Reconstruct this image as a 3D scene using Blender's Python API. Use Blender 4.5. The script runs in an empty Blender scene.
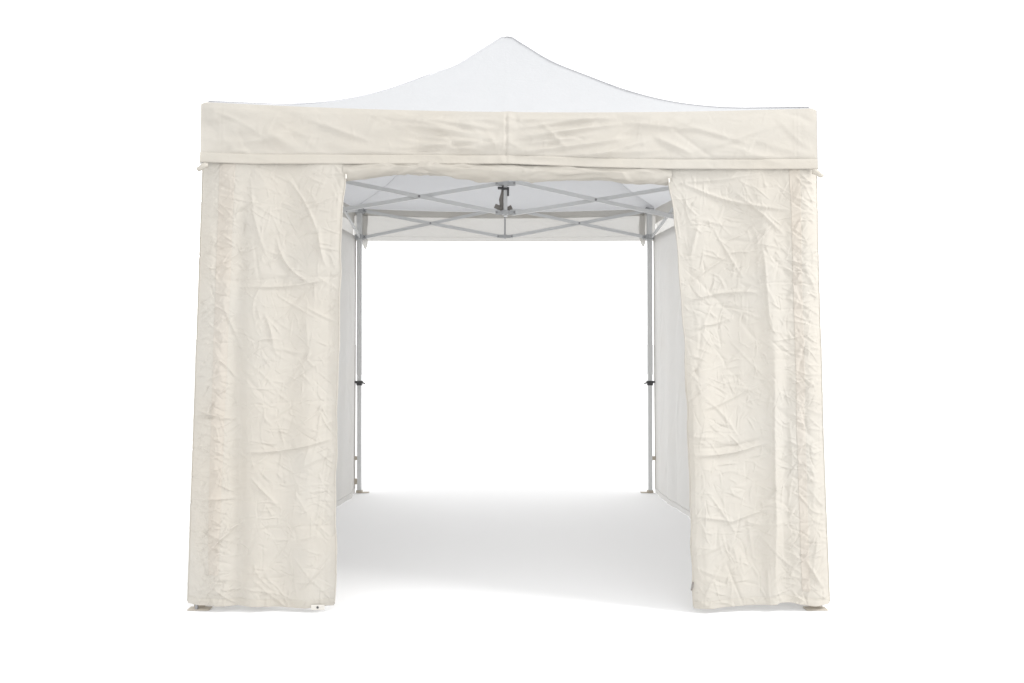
import bpy, math
import numpy as np
from mathutils import Vector, Matrix

sc = bpy.context.scene
COL = sc.collection
RNG = np.random.default_rng(7)
CAM_Y, CAM_Z, F = -5.43, 1.305, 803.0

def X(px, y=-1.5): return (px - 512) * (y - CAM_Y) / F
def Z(py, y=-1.5): return CAM_Z - (py - 341.5) * (y - CAM_Y) / F

# ------------------------------------------------------------------ materials
def mat(name): 
    m = bpy.data.materials.new(name); m.use_nodes = True
    nt = m.node_tree; nt.nodes.clear()
    out = nt.nodes.new('ShaderNodeOutputMaterial')
    return m, nt, out

def cloth(name, col, transl, tcol, mottled=0.04, weave=0.25, warm=(1.0, 0.98, 0.955), rough=0.75, puck=0.0):
    m, nt, out = mat(name); N = nt.nodes; L = nt.links
    tc = N.new('ShaderNodeTexCoord')
    n1 = N.new('ShaderNodeTexNoise'); n1.inputs['Scale'].default_value = 2.2; n1.inputs['Detail'].default_value = 5
    L.new(tc.outputs['Object'], n1.inputs['Vector'])
    rmp = N.new('ShaderNodeMapRange'); rmp.inputs['From Min'].default_value = .35; rmp.inputs['From Max'].default_value = .7
    L.new(n1.outputs['Fac'], rmp.inputs['Value'])
    mix = N.new('ShaderNodeMixRGB'); mix.blend_type = 'MIX'
    mix.inputs[1].default_value = (*col, 1)
    mix.inputs[2].default_value = (col[0]*warm[0], col[1]*warm[1], col[2]*warm[2], 1)
    L.new(rmp.outputs[0], mix.inputs[0])
    n2 = N.new('ShaderNodeTexNoise'); n2.inputs['Scale'].default_value = 9; n2.inputs['Detail'].default_value = 6
    L.new(tc.outputs['Object'], n2.inputs['Vector'])
    r2 = N.new('ShaderNodeMapRange'); r2.inputs['From Min'].default_value = .3; r2.inputs['From Max'].default_value = .7
    r2.inputs['To Min'].default_value = 1 - mottled; r2.inputs['To Max'].default_value = 1
    L.new(n2.outputs['Fac'], r2.inputs['Value'])
    mul = N.new('ShaderNodeMixRGB'); mul.blend_type = 'MULTIPLY'; mul.inputs[0].default_value = 1
    L.new(mix.outputs[0], mul.inputs[1]); L.new(r2.outputs[0], mul.inputs[2])
    # weave + small crinkle bump
    wv = N.new('ShaderNodeTexNoise'); wv.inputs['Scale'].default_value = 260; wv.inputs['Detail'].default_value = 2
    L.new(tc.outputs['Object'], wv.inputs['Vector'])
    cr = N.new('ShaderNodeTexNoise'); cr.inputs['Scale'].default_value = 26; cr.inputs['Detail'].default_value = 4
    cr.inputs['Distortion'].default_value = .8
    L.new(tc.outputs['Object'], cr.inputs['Vector'])
    b1 = N.new('ShaderNodeBump'); b1.inputs['Strength'].default_value = weave; b1.inputs['Distance'].default_value = .0008
    L.new(wv.outputs['Fac'], b1.inputs['Height'])
    b2 = N.new('ShaderNodeBump'); b2.inputs['Strength'].default_value = .35; b2.inputs['Distance'].default_value = .004 + puck
    L.new(cr.outputs['Fac'], b2.inputs['Height']); L.new(b1.outputs[0], b2.inputs['Normal'])
    p = N.new('ShaderNodeBsdfPrincipled'); p.inputs['Roughness'].default_value = rough
    p.inputs['Specular IOR Level'].default_value = .3
    L.new(mul.outputs[0], p.inputs['Base Color']); L.new(b2.outputs[0], p.inputs['Normal'])
    t = N.new('ShaderNodeBsdfTranslucent'); t.inputs['Color'].default_value = (*tcol, 1)
    L.new(b2.outputs[0], t.inputs['Normal'])
    mx = N.new('ShaderNodeMixShader'); mx.inputs[0].default_value = transl
    L.new(p.outputs[0], mx.inputs[1]); L.new(t.outputs[0], mx.inputs[2])
    L.new(mx.outputs[0], out.inputs['Surface'])
    return m

def solid(name, col, rough=.5, metal=0.0, var=.06, scale=30):
    m, nt, out = mat(name); N = nt.nodes; L = nt.links
    tc = N.new('ShaderNodeTexCoord')
    n = N.new('ShaderNodeTexNoise'); n.inputs['Scale'].default_value = scale; n.inputs['Detail'].default_value = 4
    L.new(tc.outputs['Object'], n.inputs['Vector'])
    r = N.new('ShaderNodeMapRange'); r.inputs['To Min'].default_value = 1 - var; r.inputs['To Max'].default_value = 1 + var
    L.new(n.outputs['Fac'], r.inputs['Value'])
    mul = N.new('ShaderNodeMixRGB'); mul.blend_type = 'MULTIPLY'; mul.inputs[0].default_value = 1
    mul.inputs[1].default_value = (*col, 1); L.new(r.outputs[0], mul.inputs[2])
    p = N.new('ShaderNodeBsdfPrincipled'); p.inputs['Roughness'].default_value = rough
    p.inputs['Metallic'].default_value = metal
    L.new(mul.outputs[0], p.inputs['Base Color']); L.new(p.outputs[0], out.inputs['Surface'])
    return m

CREAM = (.515, .490, .444)
M_CREAM = cloth('cream_polyester', CREAM, .22, (.60, .59, .565))
M_BAND = cloth('cream_band', (.515, .482, .435), .15, (.60, .58, .55), puck=.003)
M_HEM = cloth('cream_hem', (.52, .495, .447), .15, (.60, .59, .56), puck=.002)
M_WALL = cloth('cream_side_wall', (.51, .502, .487), .28, (.60, .595, .58), mottled=.02)
M_BACK = cloth('cream_valance_fabric', (.56, .55, .53), .40, (.72, .712, .69), mottled=.02)
M_ROOF = cloth('white_roof_fabric', (.545, .553, .565), .30, (.575, .58, .60), mottled=.015, weave=.1, warm=(1, 1, 1))
M_PIPE = solid('grey_piping', (.50, .50, .52), .7)
M_ALU = solid('grey_powder_coat', (.62, .63, .635), .38, .25)
M_PLAST = solid('grey_plastic', (.42, .43, .44), .5)
M_DARK = solid('dark_plastic', (.05, .05, .052), .45)
M_STRAP = solid('taupe_strap', (.24, .225, .21), .8)
M_FOOT = solid('beige_painted_plate', (.44, .395, .33), .6)
M_TAB = solid('white_tab', (.56, .54, .50), .5)
M_BOLT = solid('steel_bolt', (.30, .30, .31), .35, .8)
M_GROUND = solid('white_studio_floor', (.885, .885, .887), 1.0, 0, .002, 3)

# ------------------------------------------------------------------ objects
def tag(o, label=None, cat=None, group=None, kind=None):
    if label: o['label'] = label
    if cat: o['category'] = cat
    if group: o['group'] = group
    if kind: o['kind'] = kind
    return o

def link(name, verts, faces, m, parent=None, smooth=True, bevel=0):
    me = bpy.data.meshes.new(name)
    me.from_pydata([tuple(v) for v in verts], [], faces)
    me.materials.append(m); me.validate(); me.update()
    if smooth: me.shade_smooth()
    o = bpy.data.objects.new(name, me); COL.objects.link(o)
    if parent: o.parent = parent
    if bevel:
        b = o.modifiers.new('bevel', 'BEVEL'); b.width = bevel; b.segments = 2; b.limit_method = 'ANGLE'
    return o

def grid_faces(nu, nv, off=0, flip=False):
    i, j = np.meshgrid(np.arange(nv - 1), np.arange(nu - 1), indexing='ij')
    a = (i * nu + j + off).ravel(); q = np.stack([a, a + 1, a + nu + 1, a + nu], 1)
    if flip: q = q[:, ::-1]
    return q.tolist()

def grid(name, P, m, parent=None, flip=False):       # P: (nv, nu, 3)
    nv, nu = P.shape[:2]
    return link(name, P.reshape(-1, 3), grid_faces(nu, nv, 0, flip), m, parent)

class MB:
    def __init__(s): s.v = []; s.f = []
    def box(s, c, size, rot=None):
        b = len(s.v)
        for dx in (-.5, .5):
            for dy in (-.5, .5):
                for dz in (-.5, .5):
                    v = Vector((dx*size[0], dy*size[1], dz*size[2]))
                    if rot is not None: v = rot @ v
                    s.v.append(v + Vector(c))
        for q in ((0,1,3,2),(4,6,7,5),(0,4,5,1),(2,3,7,6),(0,2,6,4),(1,5,7,3)): s.f.append([b+i for i in q])
        return s
    def bar(s, p0, p1, w, h, up=Vector((0, 0, 1))):   # w: thickness sideways, h: depth in the 'up' plane
        p0, p1 = Vector(p0), Vector(p1); d = (p1 - p0); l = d.length; d.normalize()
        side = d.cross(up).normalized(); u = side.cross(d).normalized()
        R = Matrix((d, side, u)).transposed()
        return s.box((p0 + p1) / 2, (l, w, h), R)
    def cyl(s, p0, p1, r0, r1=None, n=14):
        r1 = r0 if r1 is None else r1
        p0, p1 = Vector(p0), Vector(p1); d = (p1 - p0).normalized()
        a = d.orthogonal().normalized(); bb = d.cross(a); b = len(s.v)
        for p, r in ((p0, r0), (p1, r1)):
            for k in range(n):
                t = 2*math.pi*k/n; s.v.append(p + (a*math.cos(t) + bb*math.sin(t))*r)
        for k in range(n): s.f.append([b+k, b+(k+1) % n, b+n+(k+1) % n, b+n+k])
        s.f.append([b+k for k in range(n)][::-1]); s.f.append([b+n+k for k in range(n)])
        return s
    def build(s, name, m, parent=None, bevel=.002):
        o = link(name, s.v, s.f, m, parent, smooth=False, bevel=bevel)
        return o

def tube(name, pts, r, m, parent, n=8):
    pts = [Vector(p) for p in pts]; v = []; f = []
    rs = r if hasattr(r, '__len__') else [r]*len(pts)
    for i, p in enumerate(pts):
        d = (pts[min(i+1, len(pts)-1)] - pts[max(i-1, 0)]).normalized()
        a = d.cross(Vector((0, .1, 1))).normalized(); b = d.cross(a)
        for k in range(n):
            t = 2*math.pi*k/n; v.append(p + (a*math.cos(t) + b*math.sin(t))*rs[i])
    for i in range(len(pts)-1):
        for k in range(n): f.append([i*n+k, i*n+(k+1) % n, (i+1)*n+(k+1) % n, (i+1)*n+k])
    f.append(list(range(n))[::-1]); f.append([(len(pts)-1)*n+k for k in range(n)])
    return link(name, v, f, m, parent)

# ------------------------------------------------------------------ cloth relief
def vnoise(x, y, seed):
    rng = np.random.default_rng(seed); T = rng.uniform(-1, 1, (128, 128))
    xi, yi = np.floor(x).astype(int), np.floor(y).astype(int); fx, fy = x - xi, y - yi
    fx = fx*fx*fx*(fx*(fx*6-15)+10); fy = fy*fy*fy*(fy*(fy*6-15)+10)
    g = lambda a, b: T[a % 128, b % 128]
    return (g(xi, yi)*(1-fx) + g(xi+1, yi)*fx)*(1-fy) + (g(xi, yi+1)*(1-fx) + g(xi+1, yi+1)*fx)*fy

def ridged(x, y, seed, octs=3):
    s = np.zeros_like(x); a = 1.0
    for k in range(octs):
        s += a*(1 - 2*np.sqrt(vnoise(x, y, seed+k)**2 + .004)); x, y, a = x*2.03+7, y*2.03+3, a*.5
    return s

def crease(H, x, y, p0, p1, amp, w, bend=0.0):
    """a pinched ridge (amp>0) or valley (amp<0) of cloth from p0 to p1, tapering to both ends"""
    dx, dy = p1[0]-p0[0], p1[1]-p0[1]; L = math.hypot(dx, dy) + 1e-6; dx /= L; dy /= L
    a = ((x-p0[0])*dx + (y-p0[1])*dy)/L
    m = (a > 0) & (a < 1)
    d = -(x-p0[0])*dy + (y-p0[1])*dx
    m &= np.abs(d) < w*6 + abs(bend)
    am, dm = a[m], d[m] - bend*np.sin(np.pi*a[m])
    H[m] += amp*np.sin(np.pi*am)**.8*(1/np.cosh(dm/w) - .35/np.cosh((dm-1.8*w)/(1.4*w)))

def scatter(H, x, y, n, amp, w, L, ang, seed, xr=None, yr=None):
    rng = np.random.default_rng(seed)
    x0, x1 = xr or (x.min(), x.max()); y0, y1 = yr or (y.min(), y.max())
    for _ in range(n):
        cx, cy = rng.uniform(x0, x1), rng.uniform(y0, y1)
        l = rng.uniform(*L); t = math.radians(rng.choice(ang) + rng.normal(0, 14))
        A = rng.uniform(.4, 1)*amp*rng.choice([1, 1, -1]); ww = w*rng.uniform(.6, 1.5)
        c, s = math.cos(t)*l/2, math.sin(t)*l/2
        crease(H, x, y, (cx-c, cy-s), (cx+c, cy+s), A, ww, rng.normal(0, .06)*l)

# ================================================================== SETTING
g = MB(); g.v = [Vector(p) for p in ((-150, -60, 0), (150, -60, 0), (150, 300, 0), (-150, 300, 0))]; g.f = [[0, 1, 2, 3]]
tag(g.build('studio_floor', M_GROUND, None, 0), 'seamless white studio floor under the tent', None, kind='structure')

# ================================================================== TENT
tent = bpy.data.objects.new('canopy_tent', None); COL.objects.link(tent)
tag(tent, 'cream pop-up canopy tent with white peaked roof, open front and wrinkled wall panels', 'tent')

YF, YB = -1.53, 1.55
FL, FR, BL, BR = (-1.507, YF, 2.468), (1.476, YF, 2.437), (-1.372, YB, 2.462), (1.248, YB, 2.462)
def corner_mix(a, b, k):                      # a,b in -1..1
    w = [(1-a)*(1-b)/4, (1+a)*(1-b)/4, (1-a)*(1+b)/4, (1+a)*(1+b)/4]
    return sum(wi*c[k] for wi, c in zip(w, (FL, FR, BL, BR)))
HR = [0, .02, .067, .194, .34, .5, .6, .7, .8, .9, 1]
HZ = [3.362, 3.350, 3.284, 3.100, 2.931, 2.758, 2.668, 2.597, 2.543, 2.504, 2.468]
def cubic(x, xs, ys):
    xs, ys = np.array(xs), np.array(ys); m = np.gradient(ys, xs)
    i = np.clip(np.searchsorted(xs, x) - 1, 0, len(xs)-2); h = xs[i+1]-xs[i]; t = (x-xs[i])/h
    return ((2*t**3-3*t**2+1)*ys[i] + (t**3-2*t**2+t)*h*m[i] + (-2*t**3+3*t**2)*ys[i+1] + (t**3-t**2)*h*m[i+1])
def roof_point(r, a, b):
    """a,b on the unit square ring, r 0..1"""
    t = np.minimum(np.abs(a), np.abs(b))      # 1 at the hips, 0 at the middle of a face
    A, B = a*r, b*r
    x, y = corner_mix(A, B, 0), corner_mix(A, B, 1)
    zc = corner_mix(a, b, 2) - 2.468
    z = cubic(r, HR, HZ) + zc*r**2
    z = z - (1 - t**2)*(.034*r**2 + .10*r*(1-r))          # faces hang a little between the hips
    z = z + .004*np.exp(-((1-t)/.012)**2) + .003*np.exp(-(t/.02)**2)*r   # welded seams
    z = z - .014*np.exp(-((1-r*t)/.010)**2)      # rounded corners
    return x, y, z
nr, ns = 110, 96
rr = np.linspace(0, 1, nr)**1.15
e = np.sin(np.linspace(-1, 1, ns+1)[:-1]*math.pi/2)
ra = np.concatenate([e, np.ones(ns), -e, -np.ones(ns)]); rb = np.concatenate([-np.ones(ns), e, np.ones(ns), -e])
ra = np.append(ra, ra[0]); rb = np.append(rb, rb[0])
Rg, Ag = np.meshgrid(rr, ra, indexing='ij'); _, Bg = np.meshgrid(rr, rb, indexing='ij')
x, y, z = roof_point(Rg, Ag, Bg)
z = z + .004*vnoise(x*2.3+20, y*2.3+20, 3)*Rg*(1-Rg)*4
Hn = np.zeros_like(z); scatter(Hn, x, y, 70, .0022, .03, (.25, .8), [0, 90, 45, 135], 91)
z = z + Hn*(1-Rg)
roof = grid('roof', np.stack([x, y, z], -1), M_ROOF, tent, flip=True)
tag(roof, 'white peaked roof')
# hip piping
for (a, b) in ((-1, -1), (1, -1), (1, 1), (-1, 1)):
    pts = []
    for r in np.linspace(.0, .985, 70):
        px, py, pz = roof_point(np.array(r), np.array(float(a)), np.array(float(b)))
        pts.append((float(px), float(py), float(pz) + .0035))
    tube('piping', pts, .0034, M_PIPE, roof)
# peak cap
mb = MB(); mb.cyl((-.034, .01, 3.335), (-.034, .01, 3.356), .034, .022, 24); mb.cyl((-.034, .01, 3.356), (-.034, .01, 3.364), .022, .010, 24)
mb.build('peak_cap', M_ROOF, roof, .002)

# ---- valances
def eave(a, b):
    px, py, pz = roof_point(np.ones_like(a), a, b); return px, py, pz
def make_valance(side):
    n = 560 if side == 'front' else 260; nv = 64 if side == 'front' else 30
    s = np.linspace(-1, 1, n)
    a, b = {'front': (s, -np.ones(n)), 'back': (-s, np.ones(n)), 'left': (-np.ones(n), -s), 'right': (np.ones(n), s)}[side]
    ex, ey, ez = eave(a, b)
    nx, ny = {'front': (0, -1), 'back': (0, 1), 'left': (-1, 0), 'right': (1, 0)}[side]
    v = np.linspace(0, 1, nv)
    S, V = np.meshgrid(s, v)
    length = {'front': 3.0, 'back': 2.62, 'left': 3.08, 'right': 3.08}[side]
    U = (S+1)/2*length
    zt = np.tile(ez, (nv, 1))
    if side == 'front':   # hem line of the front valance (wanders)
        hem = np.interp(s, [-1, -.82, -.5, 0, .3, .52, 1], [2.172, 2.163, 2.163, 2.164, 2.146, 2.138, 2.137])
    elif side == 'back':
        hem = np.interp(s, [-1, -.5, 0, .5, 1], [2.182, 2.176, 2.174, 2.177, 2.181])
    else:
        hem = np.interp(s, [-1, 1], [2.165, 2.18]) if side == 'right' else np.interp(s, [-1, 1], [2.18, 2.17])
    zb = np.tile(hem, (nv, 1))
    z_ = zt + (zb-zt)*V
    W = (zt-z_)
    H = np.zeros_like(z_); sd = {'front': 11, 'back': 22, 'left': 33, 'right': 44}[side]
    k = 1.0 if side == 'front' else .35
    scatter(H, U, W, 40, .010*k, .020, (.3, .85), [6, 12, -10, 172], sd)
    scatter(H, U, W, 70, .005*k, .009, (.12, .40), [20, -25, 40, -45, 5], sd+1)
    scatter(H, U, W, 160, .0020*k, .004, (.05, .14), [20, -25, 60, -60, 90], sd+2)
    H += .0035*k*ridged(U*2.2+3, W*5+5, sd+3, 3)*.7
    H += .006*k*vnoise(U*1.6+9, W*4+2, sd+5)
    if side == 'front':
        # pulled folds fanning out from the middle seam and a few traced ones
        c = 1.488
        for q, (dy0, dx, dy1, am) in enumerate([(.02, .55, .03, .006), (.07, .5, .02, .007), (.11, .62, .05, .009), (.15, .45, .11, .007), (.19, .6, .13, .008), (.21, .8, .19, .006), (.13, .35, .09, .006)]):
            crease(H, U, W, (c+.005, dy0+.02), (c+dx, dy1), am*2.2, .010)
            crease(H, U, W, (c-.005, dy0+.02), (c-dx*.9, dy1+.02), am*2.0, .010)
        for p0, p1, am in [((.5, .06), (.85, .17), .006), ((.85, .03), (1.3, .10), .006), ((.9, .2), (1.5, .13), .008), ((1.5, .15), (1.05, .22), .006),
                           ((2.05, .05), (2.45, .10), .006), ((1.65, .05), (1.8, .2), .005), ((2.2, .12), (2.4, .22), .006), ((2.45, .2), (2.8, .08), .006), ((2.3, .05), (2.7, .18), .005), ((1.9, .22), (2.2, .14), .007)]:
            crease(H, U, W, p0, p1, am*1.8, .010)
        H += -.006*np.exp(-((U-c)/.006)**2) + .006*np.exp(-((U-c)/.03)**2)
        H += .0022*vnoise(W*45, U*8, 77)*np.exp(-((U-c)/.05)**2)*2
        for cc in (.10, 2.90): H += -.002*np.exp(-((U-cc)/.004)**2) + .0015*np.exp(-((U-cc)/.012)**2)
        sm = np.clip((V-.80)/.05, 0, 1); H *= 1-.6*sm
        H += -.003*np.exp(-((V-.835)/.014)**2)
    H *= np.clip(V*9, 0, 1)*np.clip((1-np.abs(S))*25, 0, 1)
    if side == 'front': off = .004 + .012*np.sin(np.clip(V*3, 0, 1)*math.pi/2) + .012*V + H
    else: off = .002 + .004*V + (H - .012)*np.clip((1-np.abs(S))*6, 0, 1)
    # corners lean out a little toward the hem
    lean = .004*V*S - (.012*(V-0) if side == 'front' else 0)*0
    xx, yy = np.tile(ex, (nv, 1))*(1 - (off-.01)/3.9*(side == 'front')) + nx*off, np.tile(ey, (nv, 1)) + ny*off
    if side == 'front': xx = xx + lean
    if side == 'back': xx = xx - lean
    if side == 'left': yy = yy + lean*-1
    if side == 'right': yy = yy + lean
    P = np.stack([xx, yy, z_], -1)
    i0 = int(nv*.835)
    o = grid('valance', P if side == 'front' else P[:i0+1], M_CREAM if side == 'front' else M_BACK, tent, flip=True)
    # hem band, doubled cloth a few mm proud
    if side != 'front':                       # doubled cloth behind the eave
        i1 = int(nv*(.26 if side == 'back' else .48)); Q = P[:i1].copy(); Q[..., 0] -= nx*.005; Q[..., 1] -= ny*.005; Q[:, :, 2] -= .002
        lip = Q[-1:].copy(); lip[..., 0] += nx*.004; lip[..., 1] += ny*.004
        grid('eave_band', np.concatenate([Q, lip], 0), M_BACK, o, flip=True)
    i0 = int(nv*.835); Q = P[i0:].copy()
    Q[..., 0] += nx*.0035; Q[..., 1] += ny*.0035; Q[-1, :, 2] -= .002
    inner = P[-1:].copy(); inner[..., 0] -= nx*.004; inner[..., 1] -= ny*.004; inner[..., 2] -= .002
    inner2 = P[i0:i0+1].copy(); inner2[..., 0] -= nx*.004; inner2[..., 1] -= ny*.004
    top = P[i0:i0+1].copy()
    Q = np.concatenate([top, Q, inner, inner2] if side == 'front' else [top, Q], 0)
    grid('hem_band', Q, M_HEM if side == 'front' else M_BACK, o, flip=True)
    return o, P
val = {}
for s_ in ('front', 'back', 'left', 'right'): val[s_] = make_valance(s_)
# grey corner seams on the front valance
for P, col in ((val['front'][1], -1),):
    pts = [(p[0] + (-.002 if col == 0 else .002), p[1]+.004, p[2]) for p in P[::3, col]]
    tube('corner_seam', pts, .0045, M_PIPE, val['front'][0])

# ---- posts
def make_post(bx, by, tx, ty, ztop, foot, vis=True, clamp=1):
    b, t = Vector((bx, by, 0.006)), Vector((tx, ty, ztop))
    at = lambda z_: b + (t-b)*((z_-b.z)/(t.z-b.z))
    m = MB(); m.bar(b, at(2.10), .036, .036, Vector((0, 1, 0)))
    po = m.build('post', M_ALU, tent, .003)
    m = MB(); m.bar(at(1.02), at(2.44), .044, .044, Vector((0, 1, 0)))
    m.build('upper_sleeve', M_ALU, po, .003)
    # lock / peg at waist height
    m = MB(); m.box(at(.955), (.056, .056, .022)); m.box(at(.942), (.046, .050, .03))
    m.box(at(.948) + Vector((.034*clamp, -.01, 0)), (.035, .018, .010), Matrix.Rotation(math.radians(18*clamp), 3, 'Y'))
    m.box(at(.955) + Vector((-.030*clamp, -.005, .002)), (.024, .03, .016))
    m.build('height_lock', M_DARK, po, .002)
    for zz in (2.205, 2.43):
        m = MB(); m.box(at(zz), (.070, .066, .042)); m.box(at(zz)+Vector((0, -.036 if by > 0 else .036, 0)), (.03, .03, .03))
        sx = 1 if bx < 0 else -1
        m.box(at(zz)+Vector((.045*sx, -.004, 0)), (.034, .026, .03))
        br = m.build('bracket', M_PLAST, po, .003)
        for q, rr_ in ((.05, .007), (-.012, .006)):
            m = MB(); m.cyl(at(zz)+Vector((q*sx, -.036, 0)), at(zz)+Vector((q*sx, .018, 0)), rr_)
            m.build('bolt', M_BOLT, po, 0)
    m = MB(); m.box(at(2.447 if by > 0 else 2.40), (.07, .06, .012), Matrix.Rotation(math.radians(-6 if bx < 0 else 9), 3, 'Y')); m.build('post_cap', M_DARK, po, .003)
    m = MB(); m.box((bx+foot[0], by+foot[1], .0035), (.106, .05, .005)); m.box((bx, by, .014), (.05, .05, .018))
    m.build('foot_plate', M_FOOT, po, .002)
    return po, at
pFL = make_post(-1.532, -1.475, -1.47, -1.46, 2.43, (.010, -.040))
pFR = make_post(1.485, -1.475, 1.445, -1.46, 2.41, (-.006, -.040), clamp=-1)
bxl, bxr = X(359.4, 1.5), X(650.2, 1.5)
pBL = make_post(bxl, 1.5, X(359.6, 1.5), 1.5, 2.445, (.03, .0))
pBR = make_post(bxr, 1.5, X(649.4, 1.5), 1.5, 2.445, (-.03, .0), clamp=-1)

# ---- frame: scissor bars
def scissor(a, b, az, bz, off=.008, w=.012, h=.027):
    """a,b: (x,y); az/bz: (low, high)"""
    A = Vector((a[0], a[1], 0)); B = Vector((b[0], b[1], 0)); d = (B-A).normalized(); n = Vector((-d.y, d.x, 0))
    A += d*.045; B -= d*.045
    out = []
    for k, (za, zb) in enumerate(((az[1], bz[0]), (az[0], bz[1]))):
        o = n*off*(1 if k else -1)
        m = MB(); m.bar(A + o + Vector((0, 0, za)), B + o + Vector((0, 0, zb)), w, h)
        out.append(m.build('truss_bar', M_ALU, tent, .002))
    # pivot where the two cross
    t = (az[1]-az[0])/((az[1]-az[0]) + (bz[1]-bz[0])); z_ = az[1] + (bz[0]-az[1])*t
    c = A + (B-A)*t + Vector((0, 0, z_))
    m = MB(); m.cyl(c - n*(off+.014), c + n*(off+.014), .008)
    m.build('pivot_bolt', M_BOLT, out[0], 0)
def hub(x, y, z_, dirs, big=False):
    m = MB(); s = .046 if big else .036
    m.box((x, y, z_), (s, s, .028))
    for d in dirs:
        d = Vector((d[0], d[1], 0)); n = Vector((-d.y, d.x, 0)); R = Matrix((d, n, Vector((0, 0, 1)))).transposed()
        for k in (-1, 1): m.box(Vector((x, y, z_)) + d*.040 + n*.014*k, (.055, .005, .024), R)
    o = m.build('hub', M_PLAST, tent, .003)
    for d in dirs:
        d = Vector((d[0], d[1], 0)); n = Vector((-d.y, d.x, 0)); c = Vector((x, y, z_)) + d*.058
        m = MB(); m.cyl(c - n*.020, c + n*.020, .006); m.build('bolt', M_BOLT, o, 0)
    return o
Lh, Hh = 2.176, 2.373          # centre hub heights
cx = X(505.5, 0)
sl, sr = (X(325, 0), 0), (X(690, 0), 0)
slz, srz = (2.186, 2.404), (2.132, 2.358)
bc = (X(505, 1.5), 1.5); bcz = (2.212, 2.448)
fc = (-.03, -1.46); fcz = (2.19, 2.41)
pbz = (2.205, 2.43); pfz = (2.205, 2.42)
scissor(sl, (cx, 0), slz, (Lh, Hh)); scissor((cx, 0), sr, (Lh-.006, Hh+.012), srz)
scissor((bxl, 1.5), bc, pbz, bcz); scissor(bc, (bxr, 1.5), bcz, pbz)
scissor((-1.475, -1.46), fc, pfz, fcz); scissor(fc, (1.447, -1.46), fcz, pfz)
scissor((bxl, 1.5), sl, pbz, slz); scissor((bxr, 1.5), sr, pbz, srz)
scissor(sl, (-1.475, -1.46), slz, pfz); scissor(sr, (1.447, -1.46), srz, pfz)
E, W_, N_, S_ = (1, 0), (-1, 0), (0, 1), (0, -1)
hub(cx, 0, Hh, (E, W_), True); hub(cx, 0, Lh, (E, W_), True)
for z_ in bcz: hub(*bc, z_, (E, W_))
for z_ in fcz: hub(*fc, z_, (E, W_))
for z_ in slz: hub(*sl, z_, (E, N_, S_))
for z_ in srz: hub(*sr, z_, (W_, N_, S_))
m = MB(); m.bar((cx, 0, 2.15), (cx, 0, 3.31), .026, .026, Vector((0, 1, 0))); mast = m.build('mast', M_ALU, tent, .002)
m = MB(); m.box((cx, 0, 2.335), (.05, .05, .014)); m.box((cx-.034, -.012, 2.34), (.036, .03, .016)); m.box((cx+.018, -.018, 2.315), (.012, .016, .06))
m.build('spring_collar', M_DARK, mast, .002)
m = MB(); m.cyl((bc[0], 1.5, bcz[0]-.02), (bc[0], 1.5, bcz[1]), .007); m.build('hub_rod', M_PLAST, tent, 0)
# dark webbing strap bunched by the mast
pts = [(cx-.012, .03, 2.37), (cx-.018, .035, 2.32), (cx-.03, .04, 2.27), (cx-.026, .04, 2.23), (cx-.035, .05, 2.205)]
st = tube('webbing_strap', pts, [.012, .013, .016, .015, .024], M_STRAP, tent)
m = MB(); m.box((cx-.05, .03, 2.218), (.05, .012, .03), Matrix.Rotation(.4, 3, 'Y')); m.build('buckle', M_STRAP, st, .002)
m = MB(); m.box((cx+.025, .035, 2.212), (.04, .012, .028), Matrix.Rotation(-.5, 3, 'Y'))
m.build('buckle', M_STRAP, st, .002)

# cloth corner flaps hanging beside the back posts
for sx, px0 in ((1, 364.2), (-1, 642.5)):
    x0 = X(px0, 1.52); n = 12
    s, v = np.meshgrid(np.linspace(0, 1, n), np.linspace(0, 1, 30))
    wid = .055*(1-.75*np.clip((v-.75)/.25, 0, 1)**2)
    P = np.stack([x0 + sx*(s-.5)*wid + .004*np.sin(v*9), 1.535 + .01*np.sin(s*3+v*4), 2.43 - .31*v - .02*s*sx], -1)
    grid('corner_flap', P, M_BACK, tent)

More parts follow.
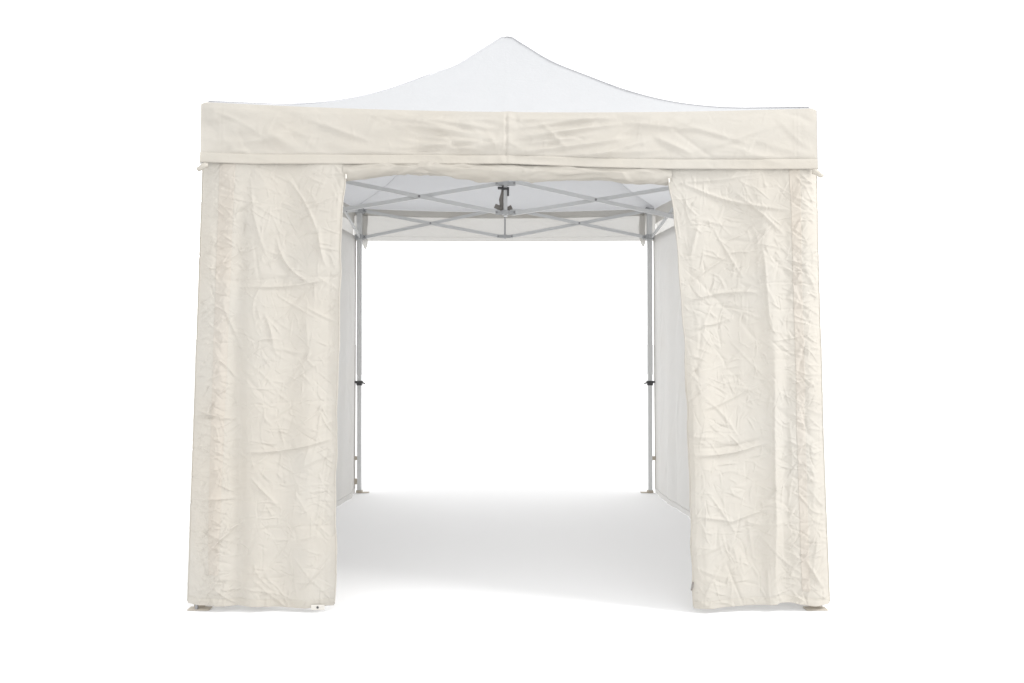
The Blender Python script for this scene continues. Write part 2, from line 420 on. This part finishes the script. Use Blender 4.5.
# ================================================================== WALL PANELS (front)
def panel(side):
    D = -1.56
    if side == 'left':
        yo = [160, 230, 330, 430, 520, 607]; xo = [201.8, 199.8, 196.8, 193.5, 190.5, 187.8]
        yi = [160, 172, 230, 313, 420, 513, 575, 607]; xi = [345.8, 345.3, 341.3, 338.5, 336.6, 335.2, 336.0, 333.7]
        hx = [187, 205, 249, 277, 305, 334]; hy = [605.4, 605.4, 605.6, 607.2, 607.8, 605.4]
        drape = [(.20, .05, .5), (.32, .055, -.9), (.46, .12, .4), (.62, .12, -.55), (.82, .09, .5)]
    else:
        yo = [160, 230, 330, 430, 503, 607]; xo = [817, 818, 821, 823.6, 826, 829.7]
        yi = [160, 171, 193, 233, 303, 347, 430, 518, 582, 608]; xi = [667, 668.3, 671, 677.2, 682.5, 685.4, 688, 690.4, 692, 693.8]
        hx = [693, 728, 762, 775, 780, 792, 803, 815, 830]; hy = [607.8, 606.2, 605, 604.4, 602.8, 603.0, 605.2, 606.6, 606]
        drape = [(.12, .08, .6), (.4, .14, -.5), (.62, .05, .6), (.74, .05, -.3)]
    nu, nv = 270, 800
    t, s = np.meshgrid(np.linspace(0, 1, nv), np.linspace(0, 1, nu), indexing='ij')   # s: left->right in the picture
    top = 160.0
    if side == 'left': xl0, xr0 = (yo, xo), (yi, xi)
    else: xl0, xr0 = (yi, xi), (yo, xo)
    py = top + (606-top)*t
    pxl, pxr = np.interp(py, *xl0), np.interp(py, *xr0)
    px = pxl + (pxr-pxl)*s
    hemy = np.interp(px, hx, hy); 
    k = np.array([.1, .2, .4, .2, .1])
    py = top + (hemy-top)*t
    U = px/204.3; W = (py-top)/204.3             # metres on the cloth
    H = np.zeros_like(U); sd = 101 if side == 'left' else 202
    # large soft folds
    for c, w, am in drape:
        H += am*.026*np.exp(-((s-c-.03*np.sin(t*5+c*9))/w)**2)*np.sin(np.clip(t*1.2+.08, 0, 1)*math.pi*.6)
    H += .016*vnoise(U*2.3+3, W*1.3+1, sd) + .008*vnoise(U*5, W*4, sd+1)
    # crumpled creases
    scatter(H, U, W, 110, .0058, .0055, (.10, .38), [25, -30, 50, -55, 5, 88], sd+2)
    scatter(H, U, W, 560, .0042, .0034, (.04, .16), [30, -35, 60, -60, 0, 90], sd+3)
    scatter(H, U, W, 900, .0026, .0025, (.03, .09), [30, -35, 60, -60, 0, 90], sd+4)
    H += .0036*ridged(U*4+3, W*3+5, sd+5, 4)
    # crinkled outer strip
    ou = s if side == 'left' else 1-s
    xr = (U.min(), U.min()+.2) if side == 'left' else (U.max()-.2, U.max())
    scatter(H, U, W, 340, .0055 if side == 'left' else .0045, .0040, (.05, .15), [40, -40, 15, -60], sd+6, xr=xr)
    tr = {'left': [((275, 236), (312, 284), 8, .04), ((319, 225), (326, 268), 7, .01), ((235, 286), (333, 278), 6, .02), ((264, 312), (274, 352), 6, -.01),
                   ((193, 408), (238, 419), 8, .01), ((190, 418), (232, 416), -7, 0), ((243, 452), (334, 438), 9, .02), ((250, 476), (278, 505), 6, 0),
                   ((190, 500), (240, 497), 5, 0), ((245, 520), (222, 533), 7, 0), ((222, 300), (242, 352), 5, 0), ((285, 385), (318, 362), 5, 0),
                   ((200, 560), (236, 525), 6, 0), ((300, 590), (330, 560), 5, 0), ((250, 175), (268, 262), 5, .02), ((282, 172), (322, 250), 6, -.03),
                   ((300, 210), (336, 196), 5, 0), ((192, 330), (222, 300), 5, 0), ((270, 420), (300, 400), 4, 0)],
          'right': [((672, 178), (790, 210), 8, .03), ((680, 182), (740, 178), 6, 0), ((686, 284), (742, 246), 6, 0), ((684, 302), (762, 292), 7, -.02),
                    ((690, 330), (735, 318), 5, 0), ((690, 455), (770, 442), 9, .02), ((694, 448), (770, 437), -5, .02), ((774, 350), (776, 600), 5, 0),
                    ((720, 525), (770, 508), 6, 0), ((692, 515), (740, 522), 5, 0), ((786, 400), (818, 380), 6, 0), ((780, 460), (812, 440), 6, 0),
                    ((735, 190), (785, 235), 6, 0), ((762, 240), (770, 330), 5, 0), ((700, 600), (722, 560), 5, 0), ((690, 260), (700, 220), 5, 0),
                    ((806, 560), (824, 590), 6, 0), ((770, 500), (786, 470), 6, 0), ((700, 410), (760, 380), 5, .02)]}[side]
    for p0, p1, am, bend in tr:
        crease(H, U, W, (p0[0]/204.3, (p0[1]-top)/204.3), (p1[0]/204.3, (p1[1]-top)/204.3), am*.0018, .0062, bend)
    # storage fold lines
    for fy in ((.58, 1.19, 1.80) if side == 'left' else (.72, 1.40)): H += -.0018*np.exp(-((W-fy-.01*np.sin(U*7))/.006)**2)
    H *= .55 + .45*np.clip(t*8, 0, 1)
    # edge: inner edge has a rolled hem, outer turns the corner
    inn = 1-ou
    H *= .35 + .65*np.clip(ou*30, 0, 1)*np.clip(inn*30, 0, 1)
    H -= .0012*np.exp(-((inn-.075)/.012)**2)
    edge = np.clip((.10-ou)/.10, 0, 1)
    Y = D - H + .045*edge**2 + .012*(1-t)
    Xw = (px-512)*(D+.045*edge**2-CAM_Y)/F; Zw = CAM_Z - (py-341.5)*(D-CAM_Y)/F
    # puckered inner edge
    Xw = Xw + (.0035*vnoise(W*16, W*0+2, sd+8) + .002*vnoise(W*40, W*0+5, sd+9))*np.clip((inn-0)/.2*-1+1, 0, 1)*0 + .004*vnoise(W*9, W*0+2, sd+8)*np.clip(1-inn*6, 0, 1)
    P = np.stack([Xw, Y, Zw], -1)
    o = grid('front_wall', P, M_CREAM, tent, flip=True)
    tag(o, 'wrinkled cream wall panel left of the opening' if side == 'left' else 'wrinkled cream wall panel right of the opening')
    def strip(name, s0, s1, t0, t1, m, off=.0014):
        i0, i1 = int(t0*(nv-1)), int(t1*(nv-1))+1
        rows = []
        for i in range(i0, i1):
            a, b = (s0(i/(nv-1)), s1(i/(nv-1))) if callable(s0) else (s0, s1)
            ss = np.linspace(a, b, max(6, int(abs(b-a)*nu)))
            row = np.stack([np.interp(ss, s[i], P[i, :, q]) for q in range(3)], -1)
            rows.append(row)
        n = max(len(r) for r in rows); n = len(rows[0])
        rows = [r if len(r) == n else np.stack([np.interp(np.linspace(0, 1, n), np.linspace(0, 1, len(r)), r[:, q]) for q in range(3)], -1) for r in rows]
        Q = np.array(rows); Q[..., 1] -= off
        # turned-in edges
        a = Q[:, :1].copy(); a[..., 1] += off*.8; b = Q[:, -1:].copy(); b[..., 1] += off*.8
        Q = np.concatenate([a, Q, b], 1)
        a = Q[:1].copy(); a[..., 1] += off*.8; b = Q[-1:].copy(); b[..., 1] += off*1.5; b[..., 2] -= .001
        Q = np.concatenate([a, Q, b], 0)
        return grid(name, Q, m, o, flip=True)
    if side == 'left':
        strip('seam_band', lambda t_: .115+.02*t_, lambda t_: .21+.02*(1-t_), 0.0, .93, M_BAND)
    else:
        strip('seam_band', lambda t_: .815-.01*t_, lambda t_: .885-.02*t_, 0.0, .97, M_BAND)
    strip('hem', .002, .998, .984, 1.0, M_HEM, .0022)
    # rolled edge cords along both vertical sides
    for c_ in (0, -1):
        pts = [tuple(p) for p in P[::4, c_]]
        tube('edge_cord', pts, .0035, M_HEM, o, 6)
    return o, P
wl, PL = panel('left'); wr, PR = panel('right')

# white tab with a hole under the left panel hem
m = MB(); m.box((X(318.5, -1.56), -1.575, Z(607.4, -1.575)), (.066, .006, .026)); tb = m.build('hem_tab', M_TAB, wl, .003)
m = MB(); c = (X(318.5, -1.56), -1.579, Z(607.2, -1.575)); m.cyl(c, (c[0], -1.5775, c[2]), .006); m.build('eyelet', M_DARK, tb, 0)
# small loose zip pull at the lower end of the right panel's inner edge
tube('zip_pull', [(X(693, -1.56), -1.565, Z(578)), (X(692, -1.56), -1.57, Z(582)), (X(690.8, -1.56), -1.57, Z(586))], [.005, .006, .003], M_STRAP, wr)
# metal peg under left corner
m = MB(); m.cyl((-1.532, -1.53, .0), (-1.532, -1.53, .03), .008); m.build('peg', M_BOLT, wl, 0)
# corner ties
for sx, px0, py0, par in ((-1, 208, 165.5, wl), (1, 812, 172.0, wr)):
    y0 = -1.60
    a = Vector((X(px0, y0), y0, Z(py0, y0)))
    pts = [a + Vector((sx*k*.012, -.004*math.sin(k), -.0035*k + .004*math.sin(k*1.3))) for k in range(5)]
    tie = tube('corner_tie', pts, [.010, .013, .013, .012, .011], M_HEM, par, 10)
    e_ = pts[-1]; m = MB(); m.cyl(e_, e_ + Vector((sx*.004, 0, -.004)), .0085); m.build('tie_end', M_STRAP, tie, 0)

# ---- rolled-up door flap between the two panels
def roll():
    D = -1.52; nu, nk = 420, 40
    pxs = np.linspace(344.5, 670, nu)
    bot = np.interp(pxs, [344, 347, 360, 376, 400, 423, 460, 497, 556, 593, 612, 630, 650, 663, 671], [180.5, 180.5, 178.8, 176.8, 173.6, 174.2, 176.8, 179.2, 180.2, 178.8, 180, 182.2, 183.2, 184.2, 184])
    bot = np.convolve(np.pad(bot, 6, mode='edge'), np.ones(13)/13, 'valid')
    topp = np.interp(pxs, [344, 450, 671], [161, 161, 166])
    S, K = np.meshgrid(pxs, np.linspace(0, 2*math.pi, nk), indexing='ij')
    xc = (pxs-512)*(D-CAM_Y)/F; zt = CAM_Z-(topp-341.5)*(D-CAM_Y)/F; zb = CAM_Z-(bot-341.5)*(D-CAM_Y)/F
    rz = (zt-zb)/2; zc = (zt+zb)/2
    U = S/204.; V = K*.05
    H = .003*vnoise(U*6, V*10+3, 301) + .0018*ridged(U*5+K*.5, V*12, 302, 2)
    scatter(H, U, V, 150, .006, .009, (.12, .45), [4, -5, 10, -12], 303)
    scatter(H, U, V, 70, .003, .006, (.05, .12), [35, -35, 60], 304)
    scatter(H, U, V, 26, .005, .008, (.08, .16), [40, 55], 305, xr=(394/204, 430/204))
    # spiral step of the roll
    H += .004*np.tanh((K-4.2-.2*np.sin(U*3))*8)*.5
    r = 1 + H/.032
    Yw = D - np.cos(K)*.040*r; Zw = zc[:, None] + np.sin(K)*rz[:, None]*r
    P = np.stack([np.tile(xc[:, None], (1, nk)), Yw, Zw], -1)
    P[:, -1] = P[:, 0]
    return grid('rolled_door', P, M_CREAM, tent)
rd = roll(); tag(rd, 'door flap rolled up above the opening')
for px0, py0 in ((345.5, 176), (669, 180)):
    m = MB(); m.cyl((X(px0, -1.575), -1.565, Z(py0-2, -1.575)), (X(px0+.4, -1.575), -1.572, Z(py0+2.5, -1.575)), .0045); m.build('toggle', M_TAB, rd, 0)

# ---- side walls
def side_wall(sx):
    nu, nv = 300, 150
    s, t = np.meshgrid(np.linspace(0, 1, nu), np.linspace(0, 1, nv))      # s: front->back
    if sx < 0: ft, fb, bt, bb = -1.488, -1.545, X(355.6, 1.5), X(354.6, 1.5)
    else: ft, fb, bt, bb = 1.464, 1.525, X(653.8, 1.5), X(655.6, 1.5)
    xt = ft + (bt-ft)*s; xb = fb + (bb-fb)*s
    x_ = xt + (xb-xt)*t
    y_ = -1.495 + (1.50+1.495)*s
    z_ = 2.215 - (2.215-.001)*t
    U = s*3.05; W = t*2.24; H = np.zeros_like(U); sd = 401 if sx < 0 else 501
    amp = .011*np.sin(np.pi*np.clip(s, 0, 1))**.6
    H += amp*(np.sin(U*9+1+.5*np.sin(W*2)) + .5*np.sin(U*21+2)) * (.3+.7*t)
    if sx < 0: H += .05*np.exp(-((s-.80)/.12)**2)*t**3
    scatter(H, U, W, 50, .007, .018, (.3, .9), [80, 95, 70], sd)
    scatter(H, U, W, 160, .003, .009, (.08, .3), [30, -35, 60, -60, 90], sd+1)
    H = H - np.clip(s*12, 0, 1)*np.clip((1-s)*12, 0, 1)*(H.max() + .004)
    H *= np.clip((1-s)*20, 0, 1)*np.clip(s*20, 0, 1)*np.clip(t*6, 0, 1)
    P = np.stack([x_ + H*sx, y_, z_], -1)
    i0 = int(nv*.975); o = grid('side_wall', P[:i0+1], M_WALL, tent, flip=(sx < 0))
    tag(o, 'cream side wall on the left' if sx < 0 else 'cream side wall on the right')
    Q = P[i0:].copy(); Q[..., 0] -= sx*.003
    a = P[i0:i0+1].copy(); b = P[-1:].copy(); b[..., 0] += sx*.004; b[..., 2] -= .003; c_ = P[i0:i0+1].copy(); c_[..., 0] += sx*.004
    grid('hem', np.concatenate([a, Q], 0), M_WALL, o, flip=(sx < 0))
    tube('edge_cord', [tuple(p) for p in P[::3, -1]], .005, M_BAND, o, 6)
    # velcro ties from the wall edge to the back post
    px_ = X(356.5 if sx < 0 else 653.2, 1.5)
    for zz, hh in ((.10, .05), (.30, .035)):
        if sx > 0 and hh == .05: continue
        m = MB(); m.box((px_, 1.487, zz), (.04, .006, hh)); m.build('tie_strap', M_FOOT, o, .002)
    return o
side_wall(-1); side_wall(1)

# ================================================================== CAMERA, LIGHT
cam = bpy.data.cameras.new('camera'); co = bpy.data.objects.new('camera', cam); COL.objects.link(co)
co.location = (0, CAM_Y, CAM_Z); co.rotation_euler = (math.radians(90), 0, 0)
cam.sensor_width = 36; cam.lens = F*36/1024; cam.clip_end = 1000; cam.clip_start = .05
sc.camera = co

w = bpy.data.worlds.new('World'); sc.world = w; w.use_nodes = True
nt = w.node_tree; bg = nt.nodes['Background']
# bright white studio surround: walls of light near the horizon, softer overhead
tc = nt.nodes.new('ShaderNodeTexCoord'); sp = nt.nodes.new('ShaderNodeSeparateXYZ'); mr = nt.nodes.new('ShaderNodeMapRange')
nt.links.new(tc.outputs['Generated'], sp.inputs[0]); nt.links.new(sp.outputs['Z'], mr.inputs['Value'])
mr.inputs['From Min'].default_value = 0; mr.inputs['From Max'].default_value = 1
mr.inputs['To Min'].default_value = 2.08; mr.inputs['To Max'].default_value = 1.24
nt.links.new(mr.outputs[0], bg.inputs[1]); bg.inputs[0].default_value = (1, 1, 1, 1)

def area(name, loc, target, size, power, col=(1, 1, 1)):
    l = bpy.data.lights.new(name, 'AREA'); l.shape = 'DISK'; l.size = size; l.energy = power; l.color = col
    o = bpy.data.objects.new(name, l); COL.objects.link(o); o.location = loc
    o.rotation_euler = (Vector(target)-Vector(loc)).to_track_quat('-Z', 'Y').to_euler(); return o
area('softbox_key', (7.4, -3.5, 7.0), (0, -1.0, 1.2), 2.6, 600)

sc.view_settings.view_transform = 'Standard'; sc.view_settings.look = 'None'
sc.view_settings.exposure = 0; sc.view_settings.gamma = 1
